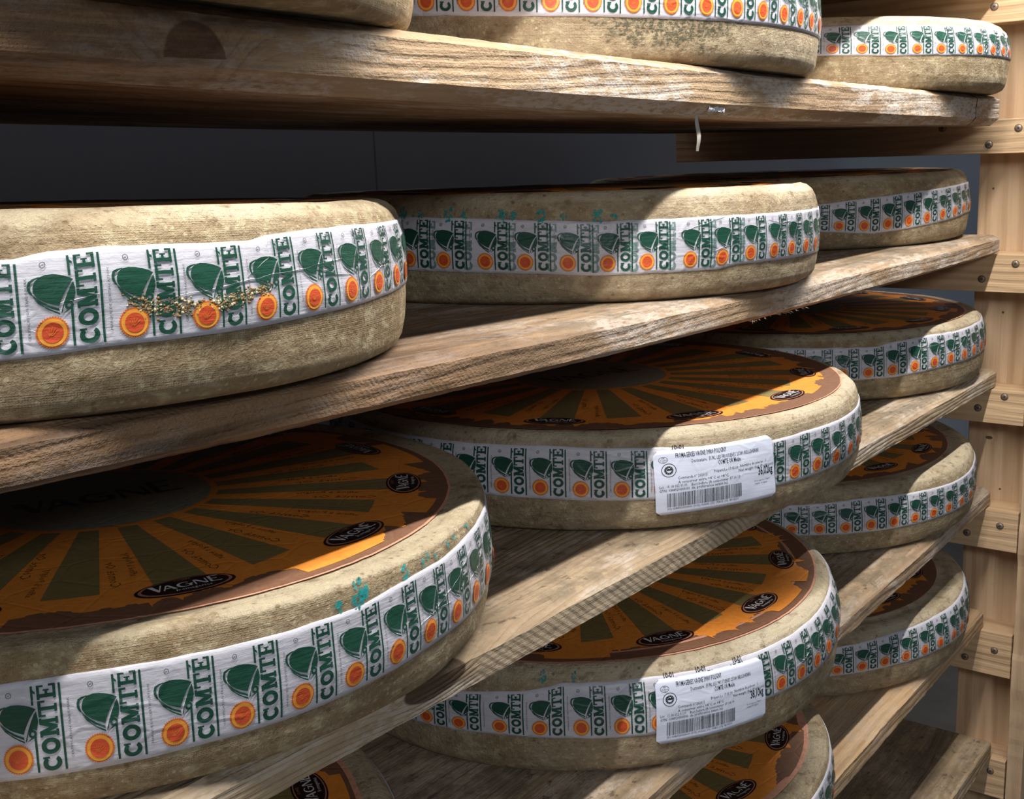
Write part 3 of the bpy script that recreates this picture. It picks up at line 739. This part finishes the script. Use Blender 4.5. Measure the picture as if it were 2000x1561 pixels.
# crumbly mould on the band of the left wheel, second board
cm = []
for i, c in enumerate(((146, 114, 74), (190, 180, 146), (98, 106, 80))):
    k = N('mould_' + 'abc'[i]); cm.append(k.out(lin(c), .95, k.bump(k.noise(k.coord(), 900.), .6, .001)))
b = MB(); rnd = random.Random(11); wl = WH['A1']
for q in range(640):
    f = rnd.random(); dg_ = -103.5 + 15.0 * f + rnd.gauss(0, .5)
    zc = .0600 - .006 * math.sin(f * 3.1) + .002 * f; z = zc + rnd.gauss(0, .0030) * (1 - .5 * f); r = rnd.uniform(.0004, .0012)
    c = wl.side_pt(math.radians(dg_), z, .0012)
    bm = bmesh.new(); bmesh.ops.create_icosphere(bm, subdivisions=1, radius=r)
    vs_ = [tuple(Vector(c) + v.co * rnd.uniform(.6, 1.3)) for v in bm.verts]; fs = [tuple(v.index for v in f_.verts) for f_ in bm.faces]; bm.free()
    b.tri(vs_, fs, cm[0 if rnd.random() < .5 else rnd.choice((1, 2))])
tag(b.build('mould_crust', wl.e), 'crumbly brown and green mould', kind='stuff')

# ------------------------------------------------------------------ boards
ZC = {0: (.0097, -.0156, .0065), 1: (-.206, -.0082, .0110), 2: (-.4306, -.0097, .0060), 3: (-.6403, .0096, .0001), 4: (-.8616, .0077, -.0005), 5: (-1.1000, 0, 0), -1: (.2150, -.010, .004)}
YF, XE, TH = .5426, 1.9938, .0312
def zbot(n, x):
    a, b_, c = ZC[n]; x = np.asarray(x, float); u = x - XE; u0 = .25 - XE
    lin_ = a + b_ * u0 + c * u0 * u0 + (b_ + 2 * c * u0) * (x - .25)
    return np.where(x < .25, lin_, a + b_ * u + c * u * u)
def board(n, xend, mat, label, chb=.005, cht=.009, x0=-.35, ydepth=1.13, th=TH, yf=YF, rough=1., cup=0., drop=0.):
    b = MB()
    nx = 420; xs = np.linspace(x0, xend, nx + 1)
    prof = []                              # (y, z) going round: front bottom, up the front, top chamfer, top, back, underside
    fz = np.linspace(chb, th - cht * .75, 7); cby = min(chb * 1.6, .013)
    prof += [(yf + cby, 0)] + [(yf, z) for z in fz] + [(yf + cht * .65, th - cht * .375), (yf + cht * 1.3, th)]
    prof += [(y, th) for y in np.linspace(yf + .03, ydepth - .006, 10)] + [(ydepth, th - .005), (ydepth, .005 + cup), (ydepth - .006, cup)] + [(y, cup * (y - yf) / (ydepth - yf)) for y in np.linspace(ydepth - .05, yf + .05, 8)]
    prof.append(prof[0])
    c = len(prof); front = set(range(0, 10))
    rows = []
    xm = .5 * (x0 + xend)
    for i, (y, z) in enumerate(prof):
        zz = zbot(n, xs) + z - drop
        if i in (0, c - 1): k1 = .0010
        elif i in front: k1 = .0011
        else: k1 = .0
        ii = 0 if i == c - 1 else i
        yy = y + k1 * rough * (vn(xs * 60 + n * 9, ii * .9) + .6 * vn(xs * 220 + n * 3, ii * 1.7)) * 1.2 + (.0016 * vn(xs * 9 + n * 5, .3) if i in front or i == c - 1 else 0)
        zz = zz + (k1 * .55 * rough * vn(xs * 90 + n * 4, ii * 1.3 + 20) if k1 else 0)
        rows.append(np.stack([xs - xm, yy, zz], -1))
    b.grid(rows, mat)
    o = len(b.v)
    for end in (0, nx):                    # end grain caps
        pts = [rows[i][end] for i in range(c - 1)]; k0 = len(b.v); b.v += [tuple(p) for p in pts]; b.uv += [(p[0], p[1]) for p in pts]
        f_ = tuple(range(k0, k0 + c - 1)); b.f.append(f_ if end == 0 else f_[::-1]); b.m.append(0)
    ob = b.build('shelf_board', None, smooth=False)
    ob.location = (xm, 0, Z0)
    ob.data.polygons.foreach_set('use_smooth', [True] * (len(ob.data.polygons) - 2) + [False, False])
    try: ob.data.set_sharp_from_angle(angle=math.radians(30))
    except Exception: pass
    return tag(ob, label, 'shelf board', 'spruce boards of the cheese rack'), xm
def kn(n, xend, x, z, rx, rz, x0=-.35): xm = .5 * (x0 + xend); return (x - xm, z, rx, rz)
W0 = wood('board_knotty', 1.3, (172, 146, 116), (124, 94, 66), white=.85, knots=[kn(0, 1.962, .424, .0530, .0215, .0215) + (.0535,)], ringf=680, stains=.25, saw=.55, crack=1.845 - .806, dark_end=(.40 - .806, .66 - .806))
W1 = wood('board_sawn', 2.9, (180, 152, 122), (126, 96, 68), white=.7, ringf=760, stains=.35, saw=.8, top_mould=True, dark_end=(.60 - .825, .95 - .825))
W2 = wood('board_ridged', 4.4, (190, 168, 138), (128, 106, 80), white=.6, knots=[kn(2, 2.015, .588, -.384, .036, .012)], ringf=1100, stains=.45, saw=.3, top_mould=True, ridge=(.62 - .8325, 1.12 - .8325))
W3 = wood('board_worn', 6.1, (190, 164, 134), (142, 112, 84), white=.6, ringf=620, stains=.4, saw=.4, top_mould=True)
W4 = wood('board_smooth', 7.7, (196, 164, 126), (156, 122, 86), white=.25, ringf=520, stains=.25, saw=.2)
W5 = wood('board_grey', 9.2, (168, 144, 112), (112, 90, 66), white=.25, ringf=620, stains=.75, saw=.3, top_mould=True)
board(-1, 3.2, W4, 'wooden shelf board above the top row of wheels, beyond the upper frame edge')  # unseen board, lengthened past the post to block lamp light on the wall
board(0, 1.962, W0, 'topmost visible shelf board, big half-round dark knot and split right end', chb=.0110, cht=.009, th=.0455, drop=.0110, cup=.010)
board(1, 2.0, W1, 'rough-sawn shelf board carrying the wheel with the crumbly mould', chb=.005)
ob1 = [o for o in COL.objects if o.name.startswith('shelf_board')][-1]
b = MB(); rnd = random.Random(21)
for q in range(34):                       # torn fibres along the lower front edge
    x_ = rnd.uniform(1.10, 1.24) if q < 38 else rnd.uniform(.7, 1.7); z_ = float(zbot(1, x_)) + .0006; L_ = rnd.uniform(.002, .0055); dx = rnd.uniform(-.006, .008); w_ = rnd.uniform(.0004, .0009)
    y_ = YF + rnd.uniform(.001, .006); t_ = (x_ + dx - ob1.location.x, y_ - .002, z_ - L_ * rnd.uniform(.2, .7)); x_ -= ob1.location.x
    b.tri([(x_ - w_ * 2, y_, z_), (x_ + w_ * 2, y_, z_), (x_, y_ - w_, z_ + .001), t_], [(0, 3, 2), (2, 3, 1), (1, 3, 0), (0, 2, 1)], W1)
tag(b.build('torn_fibres', ob1), 'ragged torn wood fibres', kind='stuff')
board(2, 2.015, W2, 'ridged shelf board carrying the 36,02kg wheel, dark knot in its edge', chb=.003, cht=.010)
board(3, 2.015, W3, 'worn shelf board carrying the 38,10kg wheel', chb=.003, cht=.010)
board(4, 2.006, W4, 'clean-edged shelf board just above the empty board at lower right', chb=.002, cht=.006)
board(5, 1.995, W5, 'empty grey-stained shelf board at the bottom right', chb=.002, cht=.004, x0=.9, yf=.515)

# ------------------------------------------------------------------ end frame: posts with nailed rails
PX = 2.055
fr = empty('rack_frame', Matrix.Translation((PX, .55, 0)))
tag(fr, 'pale wooden end frame at the right, upright post with screwed cross rails', 'rack frame')
def frame_box(name, x0, x1, y0, y1, z0, z1, mat, parent, nz=1, edge=None, bev=.0015, ny=1):
    bm = bmesh.new(); bmesh.ops.create_cube(bm, size=1)
    off = parent.matrix_world.translation if parent.parent is None else Vector((PX, .55, 0))
    for v in bm.verts: v.co = Vector(((x0 + x1) / 2 + v.co.x * (x1 - x0) - PX, (y0 + y1) / 2 + v.co.y * (y1 - y0) - .55, (z0 + z1) / 2 + v.co.z * (z1 - z0)))
    if nz > 1:
        es = [e for e in bm.edges if abs(e.verts[0].co.z - e.verts[1].co.z) > 1e-4]; bmesh.ops.subdivide_edges(bm, edges=es, cuts=nz)
    if edge: 
        for v in bm.verts: edge(v)
    bmesh.ops.bevel(bm, geom=[e for e in bm.edges if len(e.link_faces) == 2 and e.calc_face_angle() > .8], offset=bev, segments=2, profile=.6, affect='EDGES')
    me = bpy.data.meshes.new(name); bm.to_mesh(me); bm.free(); me.materials.append(mat)
    o = bpy.data.objects.new(name, me); COL.objects.link(o); o.parent = parent
    return o
WP = wood('post_wood', 11.5, (212, 182, 148), (180, 144, 108), white=.0, knots=[(Z0 - .31, -.003, .0022, .002), (Z0 - .103, .022, .002, .0018), (Z0 - .62, -.012, .002, .002), (Z0 - .53, .01, .003, .006)], ringf=260, axis='z', stains=.10, saw=.12, fine=.7)
WP2 = wood('plank_wood', 12.2, (208, 178, 144), (174, 138, 104), white=.05, ringf=230, axis='z', stains=.15, saw=.15, fine=.7)
WR = wood('rail_wood', 13.3, (212, 180, 142), (178, 140, 102), white=.0, ringf=420, axis='y', stains=.12, saw=.1, fine=.7)
frame_box('upright_post', PX, PX + .045, .5015, .5955, 0, Z0 + .2145, WP, fr)
rn = random.Random(4)
def rag(v):
    if v.co.x < -.01: 
        z = v.co.z
        v.co.x += .004 * float(vn(z * 9, 1.5)) + .002 * float(vn(z * 60, 7.5)) - (.004 if .78 < z < .84 or .53 < z < .6 else 0)
frame_box('front_plank', PX - .059, PX + .09, .462, .488, 0, Z0 + .2145, WP2, fr, nz=160, edge=rag, bev=.0008)
screwm = N('screw_metal'); sn = screwm.noise(screwm.coord(), 600.); screwm = screwm.out(screwm.mix(sn, lin((116, 104, 92)), lin((152, 142, 130))), .45, None, .5); screwm.node_tree.nodes['Principled BSDF'].inputs['Metallic'].default_value = .35
dentm = flat('screw_recess', (104, 80, 58), .8)
def screw(y, z, parent, r=.0052):
    b = MB(); n = 20
    th = np.linspace(0, 2 * math.pi, n + 1)
    def ring(rr, dx): return [(-.0614 - .0002 + dx, y - .55 + rr * math.cos(t), Z0 + z + rr * math.sin(t)) for t in th]
    b.grid([ring(r * 1.25, .0008), ring(r * 1.12, -.0002), ring(r * 1.0, .0)], dentm)
    b.grid([ring(r, 0.), ring(r * .97, -.0007), ring(r * .3, -.0009), ring(.00001, -.0009)], screwm)
    for a in range(3):                     # drive recess
        t = a * math.pi / 3; d = (math.cos(t), math.sin(t)); e = (-d[1], d[0]); L = r * .55; W_ = r * .12
        q = [(-.0627, y - .55 + s1 * L * d[0] + s2 * W_ * e[0], Z0 + z + s1 * L * d[1] + s2 * W_ * e[1]) for s1, s2 in ((-1, -1), (1, -1), (1, 1), (-1, 1))]
        b.tri(q, [(0, 1, 2, 3)], dentm)
    return b.build('screw', parent)
RAILS = [(.215, .157, [(.566, .182)]), (.010, -.0445, [(.521, -.006), (.565, -.030), (.640, -.001)]), (-.206, -.268, [(.515, -.221), (.567, -.247)]),
         (-.4306, -.489, [(.522, -.442), (.564, -.465)]), (-.6403, -.711, [(.519, -.667), (.573, -.688)]), (-.8616, -.9413, [(.518, -.8945), (.567, -.918)]), (-1.10, -1.1735, [(.5146, -1.1243)])]
for zt_, zb_, scs in RAILS:
    r_ = frame_box('support_rail', PX - .061, PX, .4905, 1.14, Z0 + zb_, Z0 + zt_ - .0006, WR, fr, bev=.0012)
    for (y_, z_) in scs:
        so = screw(y_, z_, r_)

# ------------------------------------------------------------------ torn label scrap and foil under the top board
b = MB(); n = 16
zs_ = np.linspace(0, -.036, n + 1); rows = []
for i, z in enumerate(zs_):
    f = i / n; wd = .0022 + .0022 * math.sin(f * 3.0) - .0008 * f; cx_ = .0012 * math.sin(f * 5) + .0022 * f; cyy = .0012 * math.sin(f * 7)
    rows.append([(cx_ - wd, cyy, z), (cx_ - wd * .3, cyy - .0012, z), (cx_ + wd * .4, cyy - .0010, z), (cx_ + wd, cyy + .0006, z)])
SM = flat('scrap_paper', (176, 172, 160), .6)
b.grid(rows, SM)
b.grid([[(x_, y_ + .0004, z) for x_, y_, z in r][::-1] for r in rows], SM)
g_ = [[(r[2][0], r[2][1] - .0004, r[2][2]), (r[3][0] * 1.0, r[3][1] - .0003, r[3][2])] for r in rows[2:8]]; b.grid(g_, M['green'])
g_ = [[(r[3][0] - .0006, r[3][1] - .0006, r[3][2]), (r[3][0], r[3][1] - .0005, r[3][2])] for r in rows[8:15]]; b.grid(g_, M['green'])
o = b.build('torn_label_scrap'); o.location = (1.0130, .5555, Z0 + .0235); tag(o, 'torn strip of printed label hanging below the edge of the topmost shelf board', 'label scrap')
b = MB(); rnd = random.Random(8); foil = N('silver_film'); foil = foil.out(lin((222, 224, 228)), .45, None, .6)
rows = []
for i in range(13):
    x_ = -.016 + .032 * i / 12; rows.append([(x_, rnd.uniform(-.0022, 0), .0026 + rnd.uniform(-.001, .001) - .002 * i / 12), (x_, rnd.uniform(-.003, -.001), .0006), (x_, rnd.uniform(-.002, 0), -.0020 + rnd.uniform(-.0012, .0012) - .001 * i / 12)])
b.grid(rows, foil); b.grid([r[::-1] for r in rows], foil)
o = b.build('film_shred'); o.location = (1.0300, .5460, Z0 + .0262); tag(o, 'small crumpled shred of silvery film on the edge of the topmost shelf board', 'film scrap')

# ------------------------------------------------------------------ room
def quad(name, pts, mat):
    b = MB(); b.tri(pts, [(0, 1, 2, 3)], mat); o = b.build(name, None, False); o['kind'] = 'structure'; return o
k = N('wall_paint'); wn = k.noise(k.coord(), 6.); X, Y, Z = k.sep(k.coord())
seam = k.math('ABSOLUTE', k.sub(X, 1.392)); wc = k.mix(k.ss(seam, .001, .003, .5, 0.), k.mix(wn, lin((178, 184, 196)), lin((190, 195, 206))), lin((40, 42, 46)))
WM = k.out(wc, .7)
k = N('floor_concrete'); fn = k.noise(k.coord(), 8., 6); FM = k.out(k.mix(fn, lin((84, 80, 76)), lin((124, 118, 110))), .6)
quad('wall_back', [(-3, 1.35, 0), (6, 1.35, 0), (6, 1.35, 3.4), (-3, 1.35, 3.4)], WM)
quad('floor', [(-3, -3, 0), (6, -3, 0), (6, 1.35, 0), (-3, 1.35, 0)], FM)
